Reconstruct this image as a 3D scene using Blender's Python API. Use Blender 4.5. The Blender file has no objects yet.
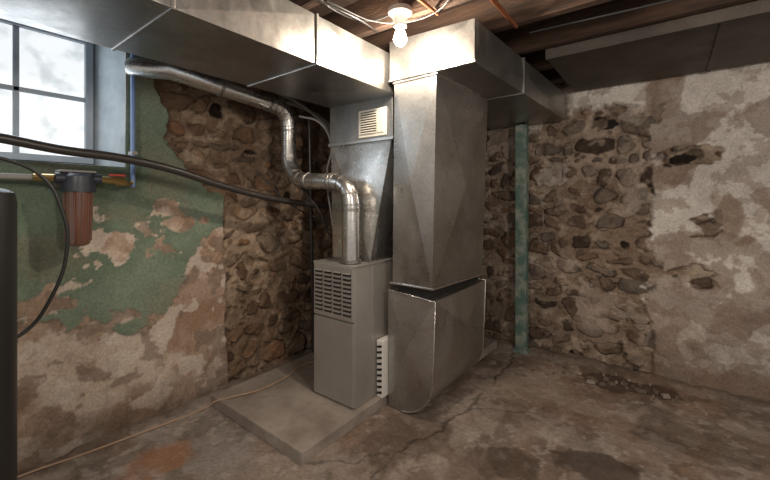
import bpy, math, random
import numpy as np
from mathutils import Vector
random.seed(7)
scene=bpy.context.scene
try:
    scene.view_settings.view_transform='Standard'
    scene.view_settings.look='None'
except Exception as e: print(e)

# ------------------------------------------------------------ helpers
def smooth(a,b,x):
    t=np.clip((x-a)/(b-a),0,1); return t*t*(3-2*t)
_tabs={}
def vn(x,y,seed):
    if seed not in _tabs: _tabs[seed]=np.random.RandomState(seed).rand(256,256)
    T=_tabs[seed]
    xi=np.floor(x).astype(int); yi=np.floor(y).astype(int)
    fx=x-xi; fy=y-yi; fx=fx*fx*(3-2*fx); fy=fy*fy*(3-2*fy)
    a=T[xi%256,yi%256]; b=T[(xi+1)%256,yi%256]; c=T[xi%256,(yi+1)%256]; d=T[(xi+1)%256,(yi+1)%256]
    return (a*(1-fx)+b*fx)*(1-fy)+(c*(1-fx)+d*fx)*fy
def fbm(x,y,s,seed,o=5):
    r=0;amp=.5;tot=0
    for i in range(o):
        r=r+amp*vn(x*s+17.3*i,y*s+9.1*i,seed+i); tot+=amp; amp*=.5; s*=2.03
    return r/tot
def C(*c): return np.array(c,float)
def mix(a,b,m):
    m=m[...,None]; return a*(1-m)+b*m

def mat(name,col,rough=.6,metal=0.,noise=None,bump=0.,emit=None,estr=0.,alpha=None,trans=0.,nscale=(1,1,1)):
    m=bpy.data.materials.new(name); m.use_nodes=True
    nt=m.node_tree; b=nt.nodes['Principled BSDF']
    b.inputs['Base Color'].default_value=(*col,1); b.inputs['Roughness'].default_value=rough; b.inputs['Metallic'].default_value=metal
    b.inputs['Transmission Weight'].default_value=trans
    if emit: 
        b.inputs['Emission Color'].default_value=(*emit,1); b.inputs['Emission Strength'].default_value=estr
    if noise:
        sc,col2,lo,hi=noise
        tc=nt.nodes.new('ShaderNodeTexCoord'); mp=nt.nodes.new('ShaderNodeMapping'); mp.inputs['Scale'].default_value=nscale
        n=nt.nodes.new('ShaderNodeTexNoise'); n.inputs['Scale'].default_value=sc; n.inputs['Detail'].default_value=8; n.inputs['Roughness'].default_value=.65
        r=nt.nodes.new('ShaderNodeValToRGB'); r.color_ramp.elements[0].position=lo; r.color_ramp.elements[1].position=hi
        r.color_ramp.elements[0].color=(*col,1); r.color_ramp.elements[1].color=(*col2,1)
        nt.links.new(tc.outputs['Object'],mp.inputs[0]); nt.links.new(mp.outputs[0],n.inputs['Vector']); nt.links.new(n.outputs[0],r.inputs[0]); nt.links.new(r.outputs[0],b.inputs['Base Color'])
        if bump:
            n2=nt.nodes.new('ShaderNodeTexNoise'); n2.inputs['Scale'].default_value=sc*4; n2.inputs['Detail'].default_value=4
            nt.links.new(mp.outputs[0],n2.inputs['Vector'])
            bp=nt.nodes.new('ShaderNodeBump'); bp.inputs['Strength'].default_value=bump; bp.inputs['Distance'].default_value=.01
            nt.links.new(n2.outputs[0],bp.inputs['Height']); nt.links.new(bp.outputs[0],b.inputs['Normal'])
    return m

def metalmat(name,c1,c2,rough=.42,metal=.75,dirt=(.20,.15,.11),dirtamt=.55,scuff=.45):
    m=mat(name,c1,rough,metal,noise=(1.6,c2,.36,.64))
    nt=m.node_tree; b=nt.nodes['Principled BSDF']; L=nt.links.new
    tc=nt.nodes.new('ShaderNodeTexCoord')
    v=nt.nodes.new('ShaderNodeTexVoronoi'); v.inputs['Scale'].default_value=85
    L(tc.outputs['Object'],v.inputs['Vector'])
    n=nt.nodes.new('ShaderNodeTexNoise'); n.inputs['Scale'].default_value=5; n.inputs['Detail'].default_value=9; n.inputs['Roughness'].default_value=.7
    L(tc.outputs['Object'],n.inputs['Vector'])
    mr=nt.nodes.new('ShaderNodeMapRange'); mr.inputs[1].default_value=.3; mr.inputs[2].default_value=.7; mr.inputs[3].default_value=rough-.08; mr.inputs[4].default_value=rough+.14
    L(n.outputs[0],mr.inputs[0]); L(mr.outputs[0],b.inputs['Roughness'])
    src=b.inputs['Base Color'].links[0].from_socket
    mx=nt.nodes.new('ShaderNodeMixRGB'); mx.blend_type='MULTIPLY'; mx.inputs[0].default_value=.2
    bw=nt.nodes.new('ShaderNodeRGBToBW'); L(v.outputs['Color'],bw.inputs[0]); L(src,mx.inputs[1]); L(bw.outputs[0],mx.inputs[2])
    n4=nt.nodes.new('ShaderNodeTexNoise'); n4.inputs['Scale'].default_value=3.1; n4.inputs['Detail'].default_value=12; n4.inputs['Roughness'].default_value=.78
    mp=nt.nodes.new('ShaderNodeMapping'); mp.inputs['Location'].default_value=(3,7,1); mp.inputs['Scale'].default_value=(1.4,1.4,.5)
    L(tc.outputs['Object'],mp.inputs[0]); L(mp.outputs[0],n4.inputs['Vector'])
    m4=nt.nodes.new('ShaderNodeMapRange'); m4.inputs[1].default_value=.52; m4.inputs[2].default_value=.64; m4.inputs[3].default_value=0; m4.inputs[4].default_value=dirtamt
    L(n4.outputs[0],m4.inputs[0])
    m5=nt.nodes.new('ShaderNodeMixRGB'); L(m4.outputs[0],m5.inputs[0]); L(mx.outputs[0],m5.inputs[1]); m5.inputs[2].default_value=(*dirt,1)
    n6=nt.nodes.new('ShaderNodeTexNoise'); n6.inputs['Scale'].default_value=13; n6.inputs['Detail'].default_value=10; n6.inputs['Roughness'].default_value=.8
    L(tc.outputs['Object'],n6.inputs['Vector'])
    m6=nt.nodes.new('ShaderNodeMapRange'); m6.inputs[1].default_value=.62; m6.inputs[2].default_value=.68; m6.inputs[3].default_value=0; m6.inputs[4].default_value=scuff
    L(n6.outputs[0],m6.inputs[0])
    m7=nt.nodes.new('ShaderNodeMixRGB'); L(m6.outputs[0],m7.inputs[0]); L(m5.outputs[0],m7.inputs[1]); m7.inputs[2].default_value=(.62,.60,.57,1)
    L(m7.outputs[0],b.inputs['Base Color'])
    m8=nt.nodes.new('ShaderNodeMath'); m8.operation='SUBTRACT'; m8.inputs[0].default_value=metal; L(m4.outputs[0],m8.inputs[1]); L(m8.outputs[0],b.inputs['Metallic'])
    bp=nt.nodes.new('ShaderNodeBump'); bp.inputs['Strength'].default_value=.3; bp.inputs['Distance'].default_value=.015
    n3=nt.nodes.new('ShaderNodeTexNoise'); n3.inputs['Scale'].default_value=3; n3.inputs['Detail'].default_value=1
    L(tc.outputs['Object'],n3.inputs['Vector']); L(n3.outputs[0],bp.inputs['Height']); L(bp.outputs[0],b.inputs['Normal'])
    return m

def attrmat(name,rough=.95,bump=.6,fs=60,lo=.68,hi=1.32,spec=.2):
    m=bpy.data.materials.new(name); m.use_nodes=True; nt=m.node_tree; b=nt.nodes['Principled BSDF']
    a=nt.nodes.new('ShaderNodeAttribute'); a.attribute_name='Col'
    tc=nt.nodes.new('ShaderNodeTexCoord'); n=nt.nodes.new('ShaderNodeTexNoise'); n.inputs['Scale'].default_value=fs; n.inputs['Detail'].default_value=6; n.inputs['Roughness'].default_value=.65
    nt.links.new(tc.outputs['Object'],n.inputs['Vector'])
    mr=nt.nodes.new('ShaderNodeMapRange'); mr.inputs[1].default_value=.32; mr.inputs[2].default_value=.68; mr.inputs[3].default_value=lo; mr.inputs[4].default_value=hi
    nt.links.new(n.outputs[0],mr.inputs[0])
    mx=nt.nodes.new('ShaderNodeVectorMath'); mx.operation='MULTIPLY'
    nt.links.new(a.outputs['Color'],mx.inputs[0]); nt.links.new(mr.outputs[0],mx.inputs[1]); nt.links.new(mx.outputs[0],b.inputs['Base Color'])
    bp=nt.nodes.new('ShaderNodeBump'); bp.inputs['Strength'].default_value=bump; bp.inputs['Distance'].default_value=.01
    nt.links.new(n.outputs[0],bp.inputs['Height']); nt.links.new(bp.outputs[0],b.inputs['Normal'])
    b.inputs['Roughness'].default_value=rough; b.inputs['Specular IOR Level'].default_value=spec
    return m

def link(o,parent=None):
    bpy.context.collection.objects.link(o)
    if parent: o.parent=parent
    return o
def empty(name):
    e=bpy.data.objects.new(name,None); e.empty_display_size=.1; return link(e)
def mesh(name,verts,faces,m,parent=None,bevel=0,sm=False):
    me=bpy.data.meshes.new(name); me.from_pydata([tuple(map(float,v)) for v in verts],[],faces); me.update()
    import bmesh
    bm=bmesh.new(); bm.from_mesh(me); bmesh.ops.recalc_face_normals(bm,faces=bm.faces); bm.to_mesh(me); bm.free()
    if m: me.materials.append(m)
    if sm: me.polygons.foreach_set('use_smooth',[True]*len(me.polygons))
    o=link(bpy.data.objects.new(name,me),parent)
    if bevel:
        b=o.modifiers.new('bevel','BEVEL'); b.width=bevel; b.segments=2; b.limit_method='ANGLE'
    return o
BF=[(0,1,2,3),(4,7,6,5),(0,4,5,1),(1,5,6,2),(2,6,7,3),(3,7,4,0)]
def hexa(name,bot,top,m,parent=None,bulge=0.,bevel=0.,flat=()):
    V=[Vector(v) for v in list(bot)+list(top)]
    if not bulge: return mesh(name,V,BF,m,parent,bevel)
    cen=sum(V,Vector())/8; F=[]
    vv=list(V)
    for fi,f in enumerate(BF):
        if fi in flat: F.append(f); continue
        c=sum((V[i] for i in f),Vector())/4
        n=(V[f[1]]-V[f[0]]).cross(V[f[3]]-V[f[0]]).normalized()
        if n.dot(c-cen)<0: n=-n
        vv.append(c+n*bulge); k=len(vv)-1
        for i in range(4): F.append((f[i],f[(i+1)%4],k))
    return mesh(name,vv,F,m,parent)
def box(name,x0,x1,y0,y1,z0,z1,m,parent=None,bevel=.003,bulge=0.):
    return hexa(name,[(x0,y0,z0),(x1,y0,z0),(x1,y1,z0),(x0,y1,z0)],[(x0,y0,z1),(x1,y0,z1),(x1,y1,z1),(x0,y1,z1)],m,parent,bulge,bevel)
def tube(name,pts,r,m,parent=None,smoothc=True,res=10,fill=True):
    cu=bpy.data.curves.new(name,'CURVE'); cu.dimensions='3D'; cu.bevel_depth=r; cu.bevel_resolution=5; cu.use_fill_caps=fill
    if smoothc:
        s=cu.splines.new('BEZIER'); s.bezier_points.add(len(pts)-1)
        for p,q in zip(s.bezier_points,pts): p.co=q; p.handle_left_type='AUTO'; p.handle_right_type='AUTO'
        s.resolution_u=res
    else:
        s=cu.splines.new('POLY'); s.points.add(len(pts)-1)
        for p,q in zip(s.points,pts): p.co=(*q,1)
    cu.materials.append(m)
    o=bpy.data.objects.new(name,cu); link(o,parent)
    return o
def cyl(name,p0,p1,r0,r1,m,parent=None,n=32,sm=True,profile=None):
    p0=Vector(p0);p1=Vector(p1); ax=(p1-p0); L=ax.length; ax.normalize()
    u=ax.orthogonal().normalized(); w=ax.cross(u)
    prof=profile or [(0,r0),(1,r1)]
    V=[];F=[]
    for t,r in prof:
        for i in range(n):
            a=2*math.pi*i/n; V.append(p0+ax*L*t+(u*math.cos(a)+w*math.sin(a))*r)
    for k in range(len(prof)-1):
        for i in range(n):
            j=(i+1)%n; F.append((k*n+i,k*n+j,(k+1)*n+j,(k+1)*n+i))
    F.append(tuple(range(n))); F.append(tuple(range((len(prof)-1)*n,len(prof)*n)))
    o=mesh(name,V,F,m,parent)
    if sm:
        for p in o.data.polygons: p.use_smooth=len(p.vertices)==4
        e=o.modifiers.new('es','EDGE_SPLIT'); e.split_angle=math.radians(40)
    return o
def gridmesh(name,P,col,m,keep=None,parent=None):
    nu,nv=P.shape[:2]
    idx=np.arange(nu*nv).reshape(nu,nv)
    f=np.stack([idx[:-1,:-1],idx[1:,:-1],idx[1:,1:],idx[:-1,1:]],-1)
    if keep is not None: f=f[keep[:-1,:-1]]
    f=f.reshape(-1,4)
    me=bpy.data.meshes.new(name)
    me.vertices.add(nu*nv); me.vertices.foreach_set('co',P.reshape(-1).astype(np.float32))
    me.loops.add(f.size); me.loops.foreach_set('vertex_index',f.reshape(-1).astype(np.int32))
    me.polygons.add(len(f)); me.polygons.foreach_set('loop_start',(np.arange(len(f))*4).astype(np.int32))
    try: me.polygons.foreach_set('loop_total',np.full(len(f),4,np.int32))
    except Exception: pass
    me.update(calc_edges=True); me.validate()
    at=me.color_attributes.new('Col','FLOAT_COLOR','POINT')
    cc=np.ones((nu*nv,4),np.float32); cc[:,:3]=np.clip(col.reshape(-1,3),0,1); at.data.foreach_set('color',cc.reshape(-1))
    me.polygons.foreach_set('use_smooth',np.ones(len(me.polygons),bool))
    me.materials.append(m)
    return link(bpy.data.objects.new(name,me),parent)

# ------------------------------------------------------------ stone field
def stones(U,V,du,seed,hmin=.08,hmax=.17,wmin=.09,wmid=.17,wmax=.30,keepp=1.,warp=1.,pprob=None):
    rs=np.random.RandomState(seed)
    u0,u1=U.min(),U.max(); v0,v1=V.min(),V.max()
    Uw=U+(fbm(U,V,4.5,seed+50,3)-.5)*.14*warp+(fbm(U,V,18,seed+70,3)-.5)*.035*warp; Vw=V+(fbm(U,V,4.5,seed+90,3)-.5)*.14*warp+(fbm(U,V,18,seed+30,3)-.5)*.03*warp
    D=np.full(U.shape,9.); ID=np.zeros(U.shape,int); S=[]
    v=v0-.05
    while v<v1+.1:
        h=rs.uniform(hmin,hmax); u=u0-.1-rs.rand()*.2
        while u<u1+.1:
            w=rs.uniform(wmin,wmid) if rs.rand()<.5 else rs.uniform(wmid,wmax)
            sc=rs.uniform(.80,1.0) if rs.rand()<.6 else rs.uniform(.4,.78)
            hh=h*rs.uniform(.7,1.1)
            if rs.rand()<keepp: S.append((u+w/2,v+h/2+rs.uniform(-.02,.02),w/2*sc,hh/2*sc,rs.uniform(-.35,.35)))
            u+=w
        v+=h
    for k,(cu,cv,a,b,ang) in enumerate(S):
        i0=max(0,int((cu-a-.12-u0)/du)); i1=int((cu+a+.12-u0)/du)+1
        j0=max(0,int((cv-b-.12-v0)/du)); j1=int((cv+b+.12-v0)/du)+1
        if i1<=0 or j1<=0: continue
        x=Uw[i0:i1,j0:j1]-cu; y=Vw[i0:i1,j0:j1]-cv
        if x.size==0: continue
        c,s=math.cos(ang),math.sin(ang)
        xr=np.abs(x*c+y*s)/a; yr=np.abs(-x*s+y*c)/b
        d=np.maximum((xr**3.5+yr**3.5)**(1/3.5),(xr+yr)*.68)
        sub=D[i0:i1,j0:j1]; m=d<sub
        sub[m]=d[m]; ID[i0:i1,j0:j1][m]=k
    n=len(S)
    pal=np.array([(.06,.043,.033),(.10,.068,.05),(.14,.097,.07),(.18,.122,.085),(.15,.122,.10),(.20,.157,.124),(.12,.095,.08),(.165,.10,.065),(.022,.016,.013)])
    ci=rs.choice(len(pal),n,p=[.10,.17,.19,.13,.12,.09,.10,.06,.04])
    col=pal[ci]*rs.uniform(.82,1.18,(n,1))
    prot=np.where(ci==8,-.03,rs.uniform(.002,.022,n))
    tilt=rs.uniform(-.14,.14,(n,2))
    cen=np.array([(s[0],s[1]) for s in S])
    T=(U-cen[ID,0])*tilt[ID,0]+(V-cen[ID,1])*tilt[ID,1]
    return D,col[ID],prot[ID]+T*(D<1.2),ID

du=.0065
M_wall=attrmat('masonry_plaster',.95,.5,70,.80,1.20)
def wall_colors(U,V,seed,mort1=(.27,.20,.15),mort2=(.46,.38,.31),tint=(1,1,1)):
    D,sc,pr,ID=stones(U,V,du,seed)
    D2,sc2,pr2,ID2=stones(U,V,du,seed+500,.03,.06,.03,.06,.10,.4)
    n1=fbm(U,V,3,seed+200); n2=fbm(U,V,14,seed+210,5); n3=fbm(U,V,45,seed+220,3)
    sc=sc*C(*tint); sc2=sc2*C(*tint)
    edge=D+(n2-.5)*.36+(n3-.5)*.12
    st=1-smooth(.87,.96,edge)
    e2=D2+(n3-.5)*.3
    st2=(1-smooth(.85,1.0,e2))*(1-st)*smooth(1.03,1.12,D)
    mort=mix(C(*mort1),C(*mort2),smooth(.40,.60,.5*n1+.5*n2))
    mort=mort*(.72+.56*n3)[...,None]
    scol=sc*(.6+.8*n2)[...,None]*(.8+.4*n3)[...,None]
    scol=mix(scol,mort,smooth(.53,.63,fbm(U,V,9,seed+230,6))*.55)
    s2=sc2*(.8+.6*n3)[...,None]
    cn=smooth(.44,.60,fbm(U,V,6,seed+240))
    crev=np.exp(-((edge-.94)/.05)**2)*cn
    col=mix(mort,scol,st); col=mix(col,s2,st2*.7); col=col*(1-.55*crev)[...,None]
    h=st*(pr+.014*(1-np.clip(D,0,1)**6))+st2*.006+(n2-.5)*.035+(n3-.5)*.009-crev*.028
    return col,h,n1,n2,n3

# ---- left wall  (plane x=-2.43)
XL=-2.43; YB=3.39
Y=np.arange(-1.2,YB+.06,du); Z=np.arange(-.03,2.44,du)
U,V=np.meshgrid(Y,Z,indexing='ij')
col,h,n1,n2,n3=wall_colors(U,V,11,(.18,.125,.085),(.31,.235,.17),(1.12,1.02,.90))
wob=(fbm(U,V,5,301)-.5)*.16+(fbm(U,V,25,302)-.5)*.05
bnd=np.interp(V,[0,.3,1.30,1.36,1.6,1.75,2.4],[1.40,1.37,1.37,1.26,1.05,.98,.93])
P=1-smooth(-.006,.012,U-bnd-wob*np.where(V<1.3,.25,.9))
pf=fbm(U,V,7,320,6)
plas=mix(C(.36,.265,.20),C(.54,.445,.37),smooth(.38,.58,pf))
plas=mix(plas,C(.25,.15,.09)*np.ones_like(plas),smooth(.52,.64,fbm(U,V,3.5,330,7))*.6)
plas=mix(plas,C(.18,.13,.10)*np.ones_like(plas),smooth(.55,.59,fbm(U,V,10,335,7))*.6)
plas=mix(plas,C(.62,.55,.48)*np.ones_like(plas),smooth(.57,.60,fbm(U,V,8,337,7))*.6)
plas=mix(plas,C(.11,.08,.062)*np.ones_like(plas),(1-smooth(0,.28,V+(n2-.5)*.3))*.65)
green=mix(C(.135,.180,.130),C(.195,.245,.185),smooth(.3,.7,fbm(U,V,2.5,340)))
green=green*(.90+.2*fbm(U,V,20,345))[...,None]
gb=np.interp(U,[-1.2,.15,.35,.55,.75,.95,1.1,1.2,1.4],[.85,.78,.80,.66,.64,.74,.78,.95,1.08])
gth=V-gb-(fbm(U,V,3.2,351,3)-.5)*.45-(fbm(U,V,9,353,7)-.5)*.5
G=smooth(0,.008,gth)
chips=smooth(.635,.645,fbm(U,V,5,360,7)-.10*(V-1.0))
bare=np.sqrt(((U-1.05)/.11)**2+((V-1.15)/.06)**2)+(fbm(U,V,8,365,6)-.5)*1.3
G=G*(1-chips)*smooth(.80,.84,bare)
rim=np.exp(-(gth/.018)**2)
green=mix(green,C(.24,.20,.15)*np.ones_like(green),smooth(.50,.68,fbm(U,V,4,371,7))*.4)
pcol=mix(plas*(1-.25*rim)[...,None],green,G)
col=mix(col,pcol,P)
h=h*(1-P)-.012*(1-P)+P*(.022+G*.004+(fbm(U,V,1.5,380,2)-.5)*.03+(pf-.5)*.014+(n3-.5)*.003)
OY0,OY1,OZ0,OZ1=-.36,.783,1.48,2.26
keep=~((U>OY0)&(U<OY1-du)&(V>OZ0)&(V<OZ1))
gridmesh('wall_left',np.stack([XL+h-.01,U,V],-1),col,M_wall,keep)

# ---- back wall (plane y=3.39)
X=np.arange(-2.5,2.0,du); Z=np.arange(-.03,2.3,du)
U,V=np.meshgrid(X,Z,indexing='ij')
col,h,n1,n2,n3=wall_colors(U,V,29,(.22,.163,.12),(.38,.305,.24))
wob=(fbm(U,V,4,401)-.5)*.3+(fbm(U,V,20,402)-.5)*.08
P=smooth(-.01,.015,U+.09+wob*np.where((V>.3)&(V<1.1),.9,.35))
hole=np.sqrt(((U-.12)/.22)**2+((V-1.62)/.09)**2)+(fbm(U,V,8,415)-.5)*1.1
P=P*smooth(.85,.95,hole)
P=np.clip(P-smooth(.66,.68,fbm(U+.4,V*1.6,3.2,421,4))*(U<.3),0,1)
patch=smooth(.60,.64,fbm(U,V,4,411,6))
topp=smooth(2.0,2.06,V+(n2-.5)*.12)*smooth(-.72,-.6,U)
P=np.maximum(P,np.maximum(patch*.5*(V>.1),topp))
pf=fbm(U,V,6,430,7); pg=fbm(U,V,2.2,440,7)
plas=mix(C(.33,.26,.21),C(.50,.44,.385),smooth(.44,.54,pg))
plas=mix(plas,C(.66,.625,.58)*np.ones_like(plas),smooth(.46,.50,fbm(U,V,2.6,431,7)+.09*(V-1.1)+.10*(U-.1))*.8)
plas=mix(plas,C(.21,.145,.105)*np.ones_like(plas),smooth(.55,.58,fbm(U,V,3.3,450,7))*.6)
plas=mix(plas,C(.27,.20,.155)*np.ones_like(plas),smooth(.53,.56,fbm(U,V,11,455,7))*.5)
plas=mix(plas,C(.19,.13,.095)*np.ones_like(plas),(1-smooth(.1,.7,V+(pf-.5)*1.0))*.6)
plas=plas*(.82+.36*n2)[...,None]
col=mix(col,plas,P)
h=h*(1-P)+P*(.024+(fbm(U,V,1.6,460,2)-.5)*.03+(pf-.5)*.035+(n3-.5)*.006)
gridmesh('wall_back',np.stack([U,YB-h+.01,V],-1),col,M_wall)

# ---- floor
fd=.009
X=np.arange(-2.5,2.0,fd); Yf=np.arange(-1.2,3.5,fd)
U,V=np.meshgrid(X,Yf,indexing='ij')
a=fbm(U,V,1.3,501); b=fbm(U,V,4,510,7); c=fbm(U,V,14,520,6); e=fbm(U,V,40,525,4)
fl=mix(C(.215,.162,.13),C(.30,.24,.20),smooth(.36,.62,b))
greyz=smooth(-1.1,-1.7,U+(a-.5)*.8)*.8
fl=mix(fl,C(.28,.25,.228)*(.8+.4*c)[...,None],greyz)
fl=mix(fl,C(.27,.16,.10)*np.ones_like(fl),smooth(.50,.64,fbm(U,V,1.9,530,7))*.35)
fl=mix(fl,C(.12,.087,.068)*np.ones_like(fl),smooth(.54,.66,fbm(U,V,2.7,541,7))*.4)
fl=mix(fl,C(.12,.087,.068)*np.ones_like(fl),smooth(.58,.62,fbm(U,V,10,546,7))*.4)
fl=mix(fl,C(.42,.37,.32)*np.ones_like(fl),smooth(.57,.65,fbm(U,V,4.5,551,7))*.3)
fl=mix(fl,C(.46,.41,.36)*np.ones_like(fl),smooth(.63,.66,fbm(U,V,18,556,5))*.4)
fl=fl*(.80+.40*e)[...,None]
def blob(cx,cy,rx,ry,color,amt,seed,soft=.2):
    global fl
    d=np.sqrt(((U-cx)/rx)**2+((V-cy)/ry)**2)+(fbm(U,V,7,seed,7)-.5)*1.9
    fl=mix(fl,C(*color)*np.ones_like(fl),(1-smooth(1.05-soft,1.05,d))*amt)
blob(-2.05,.80,.20,.20,(.33,.16,.085),.7,601,.5)
blob(-1.75,.62,.2,.12,(.33,.16,.085),.6,602,.5)
blob(-.26,2.05,.16,.13,(.065,.045,.035),.75,603)
blob(-.62,1.85,.14,.12,(.085,.06,.045),.65,604)
blob(-.45,1.70,.12,.08,(.09,.06,.045),.65,614)
blob(.0,1.75,.14,.10,(.09,.06,.045),.6,615)
blob(-.20,3.13,.30,.13,(.075,.052,.042),.75,605)
blob(.15,2.6,.28,.2,(.12,.085,.065),.5,606)
blob(-.7,2.7,.4,.25,(.34,.27,.215),.45,607,.5)
blob(-1.15,1.75,.2,.3,(.11,.08,.062),.55,608,.4)  # furnace shadow in front of the boot, painted into the floor colour
fh=(fbm(U,V,1.1,560,2)-.5)*.016+(b-.5)*.014+(c-.5)*.009
def crack(pts,w,depth,seed,amt=.5):
    global fl,fh
    d=np.full(U.shape,9.)
    uu=U+(fbm(U,V,6,seed,6)-.5)*.16; vv=V+(fbm(U,V,6,seed+9,6)-.5)*.16
    for (x0,y0),(x1,y1) in zip(pts[:-1],pts[1:]):
        L2=(x1-x0)**2+(y1-y0)**2
        t=np.clip(((uu-x0)*(x1-x0)+(vv-y0)*(y1-y0))/L2,0,1)
        d=np.minimum(d,np.hypot(uu-x0-t*(x1-x0),vv-y0-t*(y1-y0)))
    m=np.exp(-(d/w)**2)*smooth(.36,.5,fbm(U,V,4,seed+20))
    fl=fl*(1-amt*m)[...,None]; fh=fh-m*depth
crack([(-1.02,3.2),(-1.0,2.2),(-1.12,1.5),(-1.0,.9)],.009,.006,700,.6)
crack([(-1.0,2.2),(-.3,2.6),(.5,2.5),(1.4,2.7)],.007,.004,720,.45)
crack([(-1.42,1.2),(-1.2,1.45),(-1.12,1.5)],.006,.004,760,.5)
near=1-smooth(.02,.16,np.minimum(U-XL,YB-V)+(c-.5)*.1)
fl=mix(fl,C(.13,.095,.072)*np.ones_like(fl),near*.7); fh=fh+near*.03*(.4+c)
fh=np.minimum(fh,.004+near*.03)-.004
M_floor=attrmat('old_concrete',1.0,.5,55,.82,1.18,.05)
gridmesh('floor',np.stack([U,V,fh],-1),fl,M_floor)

# ------------------------------------------------------------ materials
galv=metalmat('galvanized_steel',(.40,.385,.365),(.55,.535,.515),.30,.92,dirtamt=.22,scuff=.25)
galv_d=metalmat('galvanized_aged',(.26,.25,.235),(.42,.405,.385),.34,.88,dirtamt=.45)
galv_b=metalmat('galvanized_bright',(.56,.545,.525),(.74,.725,.70),.24,.94,dirtamt=.2,scuff=.3)
cab=mat('furnace_enamel',(.35,.33,.305),.36,.45,noise=(5,(.43,.405,.375),.3,.7))
dark=mat('dark_gap',(.012,.011,.010),.8)
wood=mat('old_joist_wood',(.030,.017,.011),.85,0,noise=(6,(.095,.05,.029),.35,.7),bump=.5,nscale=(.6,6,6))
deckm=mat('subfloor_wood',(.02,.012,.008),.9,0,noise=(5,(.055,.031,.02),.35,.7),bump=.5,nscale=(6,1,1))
panm=metalmat('dark_sheet_metal',(.075,.062,.052),(.12,.102,.086),.6,.4,dirt=(.05,.038,.03),scuff=.1)
greenp=mat('green_post_paint',(.10,.175,.145),.7,0,noise=(12,(.30,.33,.28),.45,.62),bump=.3)
black=mat('black_rubber',(.018,.018,.018),.45)
hosem=mat('dark_polyethylene',(.035,.03,.027),.35)
white=mat('white_plastic',(.72,.70,.66),.5)
cream=mat('register_enamel',(.66,.62,.54),.5)
porc=mat('porcelain',(.36,.34,.31),.3)
padm=mat('pad_concrete',(.23,.19,.16),.9,0,noise=(5,(.38,.33,.285),.35,.66),bump=.6)
copper=mat('copper',(.40,.15,.07),.4,.8)
brass=mat('brass',(.5,.34,.14),.35,.9)
blue=mat('blue_pex',(.16,.26,.50),.4)
cordm=mat('tan_cord',(.40,.27,.185),.6)
greycord=mat('grey_cable',(.28,.27,.25),.6)
redm=mat('red_enamel',(.5,.04,.02),.45)
frame_m=mat('window_paint',(.30,.36,.42),.6,0,noise=(8,(.42,.47,.52),.3,.7),bump=.2)
reveal_m=mat('reveal_paint',(.27,.31,.34),.8,0,noise=(5,(.45,.50,.52),.3,.7),bump=.5)

# ------------------------------------------------------------ ceiling
ceil=empty('ceiling')
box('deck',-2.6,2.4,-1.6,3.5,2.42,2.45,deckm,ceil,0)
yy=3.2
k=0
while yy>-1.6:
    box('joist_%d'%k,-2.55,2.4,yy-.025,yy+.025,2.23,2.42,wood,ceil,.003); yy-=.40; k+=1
xs=[-.60,.22,1.06,1.9]
for i in range(3):
    box('panning_%d'%i,xs[i]+.004,xs[i+1]-.004,2.44,3.33,2.175,2.18,panm,ceil,0,bulge=.006)
    box('panning_seam_%d'%i,xs[i+1]-.012,xs[i+1]+.012,2.44,3.33,2.166,2.175,panm,ceil,.002)
box('panning_edge',-.60,1.9,2.425,2.445,2.165,2.228,panm,ceil,.002)

# ------------------------------------------------------------ window
win=empty('window_1')
gx=-2.66
gy0,gy1,gz0,gz1=-.22,.657,1.54,2.19
M_pane=bpy.data.materials.new('daylit_frosted_glass'); M_pane.use_nodes=True
nt=M_pane.node_tree; b=nt.nodes['Principled BSDF']; b.inputs['Base Color'].default_value=(.6,.65,.68,1); b.inputs['Roughness'].default_value=.3
n=nt.nodes.new('ShaderNodeTexNoise'); n.inputs['Scale'].default_value=9; n.inputs['Detail'].default_value=6
r=nt.nodes.new('ShaderNodeValToRGB'); r.color_ramp.elements[0].position=.32; r.color_ramp.elements[0].color=(.55,.61,.63,1); r.color_ramp.elements[1].position=.50; r.color_ramp.elements[1].color=(.95,.98,1,1)
tc=nt.nodes.new('ShaderNodeTexCoord'); nt.links.new(tc.outputs['Object'],n.inputs['Vector']); nt.links.new(n.outputs[0],r.inputs[0]); nt.links.new(r.outputs[0],b.inputs['Emission Color']); b.inputs['Emission Strength'].default_value=.85
box('glass',gx-.01,gx-.004,gy0,gy1,gz0,gz1,M_pane,win,0)
fw=.035
box('frame_top',gx-.02,gx+.03,gy0-fw,gy1+fw,gz1,gz1+fw+.03,frame_m,win)
box('frame_bottom',gx-.02,gx+.035,gy0-fw,gy1+fw,gz0-fw,gz0,frame_m,win)
box('frame_side_1',gx-.02,gx+.03,gy1,gy1+fw,gz0,gz1,frame_m,win)
box('frame_side_2',gx-.02,gx+.03,gy0-fw,gy0,gz0,gz1,frame_m,win)
for i,y in enumerate((.085,.375)): box('muntin_v_%d'%i,gx-.015,gx+.012,y-.012,y+.012,gz0,gz1,frame_m,win,.002)
box('muntin_h',gx-.015,gx+.012,gy0,gy1,1.858,1.882,frame_m,win,.002)
xo=XL+.005
rv=[(xo,OY0-.02,OZ0),(xo,OY1,OZ0),(xo,OY1,OZ1),(xo,OY0-.02,OZ1),(gx,gy0-fw,gz0-fw),(gx,gy1+fw,gz0-fw),(gx,gy1+fw,gz1+.06),(gx,gy0-fw,gz1+.06)]
mesh('reveal',rv,[(0,1,5,4),(1,2,6,5),(2,3,7,6),(3,0,4,7)],reveal_m,win)
al=bpy.data.lights.new('window_daylight','AREA'); al.shape='RECTANGLE'; al.size=.62; al.size_y=.85; al.energy=6; al.color=(.80,.90,1)
ao=bpy.data.objects.new('window_daylight',al); ao.location=(gx+.04,.22,1.865); ao.rotation_euler=(0,math.radians(-90),0); link(ao)

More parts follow.
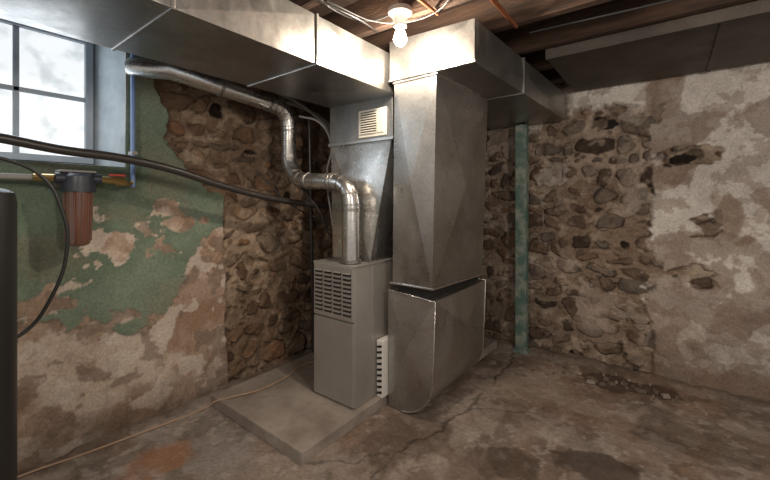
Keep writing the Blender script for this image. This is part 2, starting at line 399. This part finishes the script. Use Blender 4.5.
# ------------------------------------------------------------ concrete pad
pts=[(-2.30,1.215),(-1.425,1.205),(-1.425,2.72),(-1.22,2.75),(-1.20,3.22),(-2.30,3.22)]
n=len(pts)
mesh('concrete_pad',[(x,y,-.005) for x,y in pts]+[(x,y,.062) for x,y in pts],[tuple(range(n)),tuple(range(n,2*n))]+[(i,(i+1)%n,n+(i+1)%n,n+i) for i in range(n)],padm,None,.004)

# ------------------------------------------------------------ furnace
fur=empty('furnace')
FX0,FX1,FY0,FY1,FZ0,FZ1=-1.812,-1.467,1.63,2.36,.063,.905
box('cabinet',FX0,FX1,FY0+.012,FY1,FZ0,FZ1,cab,fur,.004)
box('upper_door',FX0+.004,FX1-.004,FY0-.004,FY0+.014,.575,FZ1-.004,cab,fur,.004)
box('lower_door',FX0+.004,FX1-.004,FY0-.004,FY0+.014,FZ0+.01,.567,cab,fur,.004)
w=.066
for ci in range(4):
    cx=FX0+.052+ci*.0805
    for ri in range(10):
        z=.605+ri*.0265
        box('slot_%d_%d'%(ci,ri),cx-w/2,cx+w/2,FY0-.0055,FY0-.003,z,z+.018,dark,fur,0)
        mesh('hood_%d_%d'%(ci,ri),[(cx-w/2,FY0-.004,z+.020),(cx+w/2,FY0-.004,z+.020),(cx+w/2-.004,FY0-.012,z+.014),(cx-w/2+.004,FY0-.012,z+.014)],[(0,1,2,3)],cab,fur)
box('side_seam',FX1-.001,FX1+.003,1.80,1.812,FZ0+.01,FZ1-.01,cab,fur,.001)
box('top_flange',FX0-.004,FX1+.004,FY0-.002,FY1,FZ1-.006,FZ1+.005,cab,fur,.002)
tube('gas_pipe',[(-2.0,2.0,1.1),(-2.0,2.0,.30),(-1.9,2.0,.25),(-1.82,1.95,.25)],.011,black,fur,False)
box('gas_valve',-1.87,-1.83,1.70,1.74,.063,.10,redm,fur,.008)

# filter rack
fr=empty('filter_rack')
box('frame',-1.460,-1.412,1.835,2.5,.064,.42,white,fr,.004)
for i in range(9):
    z=.085+i*.036
    hexa('slot_%d'%i,[(-1.452,1.829,z),(-1.418,1.829,z+.008),(-1.418,1.837,z+.008),(-1.452,1.837,z)],[(-1.452,1.829,z+.012),(-1.418,1.829,z+.022),(-1.418,1.837,z+.022),(-1.452,1.837,z+.012)],dark,fr)

# ------------------------------------------------------------ supply plenum + trunk
sup=empty('supply_duct')
hexa('transition',[(-1.80,1.79,.912),(-1.475,1.79,.912),(-1.475,2.33,.912),(-1.80,2.33,.912)],[(-1.87,1.84,1.68),(-1.345,1.84,1.68),(-1.345,2.5,1.68),(-1.87,2.5,1.68)],galv_b,sup,bulge=.022,flat=(0,))
box('plenum_box',-1.875,-1.335,1.835,2.5,1.68,1.95,galv_d,sup,.003)
box('plenum_cleat',-1.885,-1.325,1.825,2.51,1.668,1.692,galv,sup,.004)
box('trunk_near',-1.87,-1.315,-1.4,.56,1.94,2.17,galv_d,sup,0,bulge=.014)
box('trunk_mid',-1.87,-1.315,.565,1.20,1.94,2.17,galv_d,sup,0,bulge=.010)
box('trunk_end',-1.87,-1.315,1.205,1.84,1.94,2.17,galv_d,sup,0,bulge=.010)
box('trunk_cap',-1.87,-1.335,1.84,2.51,1.945,2.17,galv_d,sup,0)
for i,y in enumerate((.56,1.20)): box('cleat_%d'%i,-1.878,-1.306,y-.007,y+.007,1.934,2.176,galv_d,sup,.003)
reg=empty('air_register')
box('plate',-1.60,-1.375,1.822,1.834,1.70,1.875,cream,reg,.003)
for i in range(9):
    z=1.722+i*.0155
    box('louver_%d'%i,-1.58,-1.45,1.814,1.824,z,z+.007,cream,reg,.001)
    box('gap_%d'%i,-1.58,-1.45,1.8205,1.8222,z+.007,z+.0155,dark,reg,0)
box('damper_plate',-1.44,-1.39,1.816,1.824,1.72,1.86,cream,reg,.003)

# ------------------------------------------------------------ return duct
ret=empty('return_duct')
hexa('trunk',[(-1.290,1.745,2.0),(-.765,1.745,1.985),(-.665,3.32,1.955),(-1.290,3.32,1.955)],[(-1.290,1.745,2.22),(-.765,1.745,2.205),(-.665,3.32,2.165),(-1.290,3.32,2.165)],galv_d,ret,bulge=.010)
box('trunk_cleat',-1.292,-.757,1.738,1.762,1.985,2.0,galv,ret,.002)
box('mid_cleat',-1.0,-.712,2.38,2.40,1.965,2.195,galv_d,ret,.002)
hexa('drop',[(-1.375,1.89,.776),(-1.09,1.89,.776),(-1.09,2.62,.752),(-1.385,2.62,.752)],[(-1.263,1.755,2.0),(-.985,1.755,2.0),(-.957,2.40,2.0),(-1.25,2.40,2.0)],galv,ret,bulge=.024)
hexa('drop_flange',[(-1.27,1.748,1.972),(-.977,1.748,1.972),(-.95,2.41,1.972),(-1.26,2.41,1.972)],[(-1.27,1.748,1.995),(-.977,1.748,1.995),(-.95,2.41,1.995),(-1.26,2.41,1.995)],galv_b,ret,bevel=.002)
box('neck',-1.355,-1.115,1.92,2.60,.70,.785,dark,ret,0)
hexa('lower_flange',[(-1.39,1.882,.774),(-1.08,1.882,.774),(-1.08,2.63,.748),(-1.40,2.63,.748)],[(-1.39,1.882,.785),(-1.08,1.882,.785),(-1.08,2.63,.762),(-1.40,2.63,.762)],galv_b,ret,bevel=.002)
prof=[(-1.405,.735),(-1.066,.712),(-1.085,.24)]
for i in range(1,9):
    a=math.pi/2*i/8; prof.append((-1.085-.225*(1-math.cos(a)) ,.24-.235*math.sin(a)))
prof.append((-1.405,.004))
n=len(prof)
V=[(x,1.885,z) for x,z in prof]+[(x,2.62,z) for x,z in prof]
ci=len(V); V+=[(-1.25,1.853,.40),(-1.25,2.635,.36)]
F=[(i,(i+1)%n,ci) for i in range(n)]+[(n+i,n+(i+1)%n,ci+1) for i in range(n)]
for i in range(n):
    j=(i+1)%n
    if i==1:
        V.append((-1.045,2.255,.49)); k=len(V)-1
        F+=[(i,j,k),(j,n+j,k),(n+j,n+i,k),(n+i,i,k)]
    else: F.append((i,j,n+j,n+i))
mesh('boot',V,F,galv,ret)
tube('boot_seam',[(x+.002,1.881,z) for x,z in prof[0:-1]],.004,galv_b,ret,False)
tube('boot_seam_far',[(x+.002,2.624,z) for x,z in prof[0:-1]],.004,galv_b,ret,False)

# ------------------------------------------------------------ flue pipe
flue=empty('flue_pipe')
R=.053
def arc(p,c,q,n=8):
    p,c,q=map(Vector,(p,c,q)); return [tuple(p*(1-t)**2+c*2*t*(1-t)+q*t*t) for t in [i/n for i in range(n+1)]]
path=[(-1.56,1.705,.912)]+arc((-1.56,1.705,1.27),(-1.56,1.705,1.41),(-1.70,1.705,1.415),4)+arc((-1.97,1.705,1.43),(-2.12,1.705,1.44),(-2.16,1.705,1.58),4)+arc((-2.16,1.705,1.82),(-2.16,1.70,1.945),(-2.165,1.58,1.955),4)+[(-2.18,.92,2.015),(-2.38,.80,2.04)]
tube('pipe',path,R,galv_b,flue,False)
def ring(p,d,w=.012,r=R+.004,nm='joint'):
    p=Vector(p); d=Vector(d).normalized(); cyl(nm,p-d*w/2,p+d*w/2,r,r,galv_d,flue)
for i in range(1,16):
    p=Vector(path[i]); d=Vector(path[min(i+1,len(path)-1)])-Vector(path[i-1]); ring(p,d,.006,R+.003,'elbow_seam')
ring((-1.56,1.705,.925),(0,0,1),.02,R+.012,'flue_collar')
ring((-1.56,1.705,1.24),(0,0,1),.018); ring((-1.73,1.705,1.416),(1,0,0),.018); ring((-1.95,1.705,1.43),(1,0,0)); ring((-2.16,1.705,1.61),(0,0,1),.018); ring((-2.16,1.705,1.79),(0,0,1),.018); ring((-2.167,1.54,1.959),(0,1,-.09),.018); ring((-2.174,1.2,1.99),(0,1,-.09),.018)

# ------------------------------------------------------------ pipes/hoses
tube('drain_hose',[(-2.15,-.4,1.60),(-2.15,.257,1.551),(-2.15,.443,1.524),(-2.15,.672,1.507),(-2.15,.903,1.468),(-2.15,1.186,1.39),(-2.15,1.541,1.314),(-2.12,2.0,1.255),(-2.10,2.3,1.24)],.021,hosem)
tube('water_pipe',[(-2.33,-.4,1.405),(-2.33,.38,1.405)],.014,greycord,None,False)
cond=empty('electrical_conduit')
tube('run',[(-2.32,.9,2.07),(-2.32,1.41,2.045),(-2.30,2.10,2.0),(-2.28,2.22,1.93),(-2.26,2.24,1.75),(-2.2,2.2,1.2)],.014,greycord,cond)
tube('run_2',[(-2.25,1.55,2.1),(-2.2,1.95,1.98),(-2.12,2.1,1.8),(-2.05,2.05,1.5),(-1.95,1.98,1.28)],.010,greycord,cond)
tube('run_3',[(-2.1,1.75,1.90),(-2.0,1.85,1.86),(-1.93,1.9,1.7),(-1.97,1.9,1.5),(-1.93,1.92,1.1)],.008,greycord,cond)
tube('hanging_wire',[(-2.25,1.5,1.50),(-2.15,1.75,1.25),(-2.1,1.95,1.15),(-1.9,2.0,1.05)],.005,black)
tube('hanging_wire',[(-2.1,1.75,1.40),(-2.0,1.85,1.22),(-1.95,1.9,1.05),(-1.9,1.95,.95)],.005,black)
tube('gas_line',[(-2.28,2.0,1.95),(-2.28,2.02,1.2),(-2.28,2.05,.07)],.014,hosem)
tube('extension_cord',[(-1.90,2.1,.075),(-2.10,1.98,.072),(-2.16,1.85,.072),(-2.105,1.63,.072),(-2.104,1.42,.072),(-2.16,1.28,.072),(-2.235,1.20,.05),(-2.27,1.16,.02),(-2.31,.865,.014),(-2.35,.566,.018),(-2.37,.36,.03),(-2.36,0,.03)],.005,cordm)
tube('power_cable',[(-2.05,-.1,1.50),(-2.0,.239,1.458),(-2.0,.351,1.40),(-2.0,.419,1.259),(-2.0,.435,1.091),(-2.0,.381,.893),(-2.0,.307,.785),(-1.97,.22,.765),(-1.95,.17,.77)],.007,black)

# ------------------------------------------------------------ water filter
wf=empty('water_filter')
amber=bpy.data.materials.new('amber_housing'); amber.use_nodes=True
b=amber.node_tree.nodes['Principled BSDF']; b.inputs['Base Color'].default_value=(.20,.09,.062,1); b.inputs['Roughness'].default_value=.12; b.inputs['Transmission Weight'].default_value=.3; b.inputs['Coat Weight'].default_value=.8
capm=mat('filter_cap',(.03,.035,.05),.4)
cx,cy=-2.30,.545
cyl('housing',(cx,cy,1.345),(cx,cy,1.075),.06,.05,amber,wf,profile=[(0,.058),(.06,.056),(.9,.050),(.97,.044),(1,.03)])
for i in range(12):
    a=i*math.pi/6
    tube('rib_%d'%i,[(cx+.057*math.cos(a),cy+.057*math.sin(a),1.33),(cx+.0505*math.cos(a),cy+.0505*math.sin(a),1.10)],.003,amber,wf,False)
cyl('nut',(cx,cy,1.34),(cx,cy,1.385),.068,.068,capm,wf,n=16)
cyl('cap',(cx,cy,1.385),(cx,cy,1.43),.062,.062,capm,wf,profile=[(0,.062),(.7,.06),(1,.045)])
cyl('port',(cx,cy-.09,1.405),(cx,cy+.09,1.405),.026,.026,capm,wf,n=12)
box('bracket',-2.40,-2.29,cy-.07,cy+.07,1.435,1.445,greycord,wf,.002)
box('bracket_plate',-2.415,-2.395,cy-.07,cy+.07,1.36,1.45,greycord,wf,.002)
cyl('brass_1',(cx,cy+.09,1.405),(cx,cy+.16,1.400),.017,.017,brass,wf,n=8)
cyl('valve_body',(cx-.005,cy+.15,1.40),(cx-.01,cy+.20,1.395),.022,.022,brass,wf,n=8)
box('valve_handle',cx-.02,cx+.0,cy+.13,cy+.20,1.425,1.435,redm,wf,.002)
tube('elbow',[(cx-.01,cy+.19,1.395),(-2.36,.78,1.385),(-2.365,.80,1.40)],.011,brass,wf,False)
cyl('brass_2',(cx,cy-.09,1.405),(cx-.02,cy-.16,1.405),.017,.017,brass,wf,n=8)
tube('riser',[(-2.365,.80,1.37),(-2.365,.80,2.18)],.011,blue,wf,False)
for z in (1.55,2.0): box('clip',-2.41,-2.35,.79,.82,z,z+.02,greycord,wf,.002)

# ------------------------------------------------------------ black tank
tk=empty('pressure_tank')
tx,ty=-1.81,.118
cyl('shell',(tx,ty,.0),(tx,ty,1.345),.14,.14,black,tk,n=48,profile=[(0,.12),(.02,.135),(.04,.14),(.96,.14),(.985,.134),(.995,.11),(1,.05)])
cyl('neck',(tx,ty,1.34),(tx,ty,1.37),.035,.035,capm,tk)

# ------------------------------------------------------------ green post
po=empty('support_post')
box('shaft',-1.045,-.955,3.23,3.31,-.01,1.945,greenp,po,.004)
box('base',-1.06,-.94,3.22,3.33,-.01,.02,greenp,po,.004)

# ------------------------------------------------------------ light fixture
lf=empty('bulb_light_fixture')
bx,by=-1.045,1.50
cyl('base',(bx,by,2.235),(bx,by,2.15),.06,.04,porc,lf,profile=[(0,.06),(.25,.058),(.5,.036),(1,.03)])
bm_=mat('lit_bulb',(1,1,1),.4,0,emit=(1,.86,.69),estr=860)
cyl('bulb',(bx,by,2.152),(bx,by,2.055),.02,.02,bm_,lf,n=24,profile=[(0,.013),(.15,.015),(.35,.024),(.6,.031),(.75,.030),(.9,.020),(.98,.008),(1,.002)])
tube('box_cable',[(bx-.04,by,2.225),(-1.2,1.45,2.205),(-1.28,1.3,2.215),(-1.2,1.0,2.225)],.004,black,lf)
cp=empty('copper_pipes')
tube('pipe_1',[(-.635,1.98,2.215),(-.635,.6,2.215)],.011,copper,cp,False)
tube('pipe_2',[(-.9,1.62,2.215),(-.9,.6,2.215)],.008,copper,cp,False)
tube('ceiling_wire',[(-1.25,1.2,2.215),(-1.15,1.5,2.20),(-.95,1.6,2.212),(-.6,1.35,2.2),(-.3,1.3,2.222)],.004,black)
tube('ceiling_cable',[(-1.28,1.0,2.2),(-1.2,1.35,2.18),(-1.28,1.62,2.23)],.004,black)
tube('ceiling_cable',[(-.6,2.1,2.215),(.2,2.12,2.20),(1.2,2.1,2.215)],.006,black)

# floor debris
deb=empty('floor_debris')
paper=mat('scrap_paper',(.34,.29,.24),.9)
rubm=mat('rubble',(.17,.13,.10),.9)
rs=random.Random(5)
for i in range(80):
    if i<36:
        x=-.2+rs.gauss(0,.2); y=3.10+rs.gauss(0,.08); s=rs.uniform(.007,.028)
    else:
        x=rs.uniform(-.9,1.2); y=rs.uniform(2.9,3.24) if rs.random()<.75 else rs.uniform(2.2,3.0); s=rs.uniform(.004,.013)
    y=min(y,3.24)
    an=rs.random()*3
    q=[(x+s*math.cos(an+k*1.57)*rs.uniform(.7,1.3),y+s*math.sin(an+k*1.57)*rs.uniform(.7,1.3)) for k in range(4)]
    z=.002
    hexa('chip_%d'%i,[(a,b2,z-.008) for a,b2 in q],[(a,b2,z+rs.uniform(.003,.012)) for a,b2 in q],paper if i%4==0 else rubm,deb)

# ------------------------------------------------------------ lights
def plight(name,loc,e,col,r):
    l=bpy.data.lights.new(name,'POINT'); l.energy=e; l.color=col; l.shadow_soft_size=r
    o=bpy.data.objects.new(name,l); o.location=loc; link(o); return o
plight('fill_light',(.9,.6,2.0),66,(1,.88,.76),.15)  # unseen fill added to brighten the room, not a real fixture
plight('fill_light',(-.5,-.7,2.0),50,(1,.89,.78),.2)  # second added fill behind the camera, stands for no known lamp
w=bpy.data.worlds.new('World'); scene.world=w; w.use_nodes=True
w.node_tree.nodes['Background'].inputs[0].default_value=(1,.93,.85,1); w.node_tree.nodes['Background'].inputs[1].default_value=.48

# ------------------------------------------------------------ camera
cam=bpy.data.cameras.new('camera'); cam.sensor_width=36; cam.lens=17.4; cam.shift_y=-40/770; cam.clip_start=.02
co=bpy.data.objects.new('camera',cam); co.location=(0,0,1.3); co.rotation_euler=(math.pi/2,0,math.radians(37.2)); link(co)
scene.camera=co
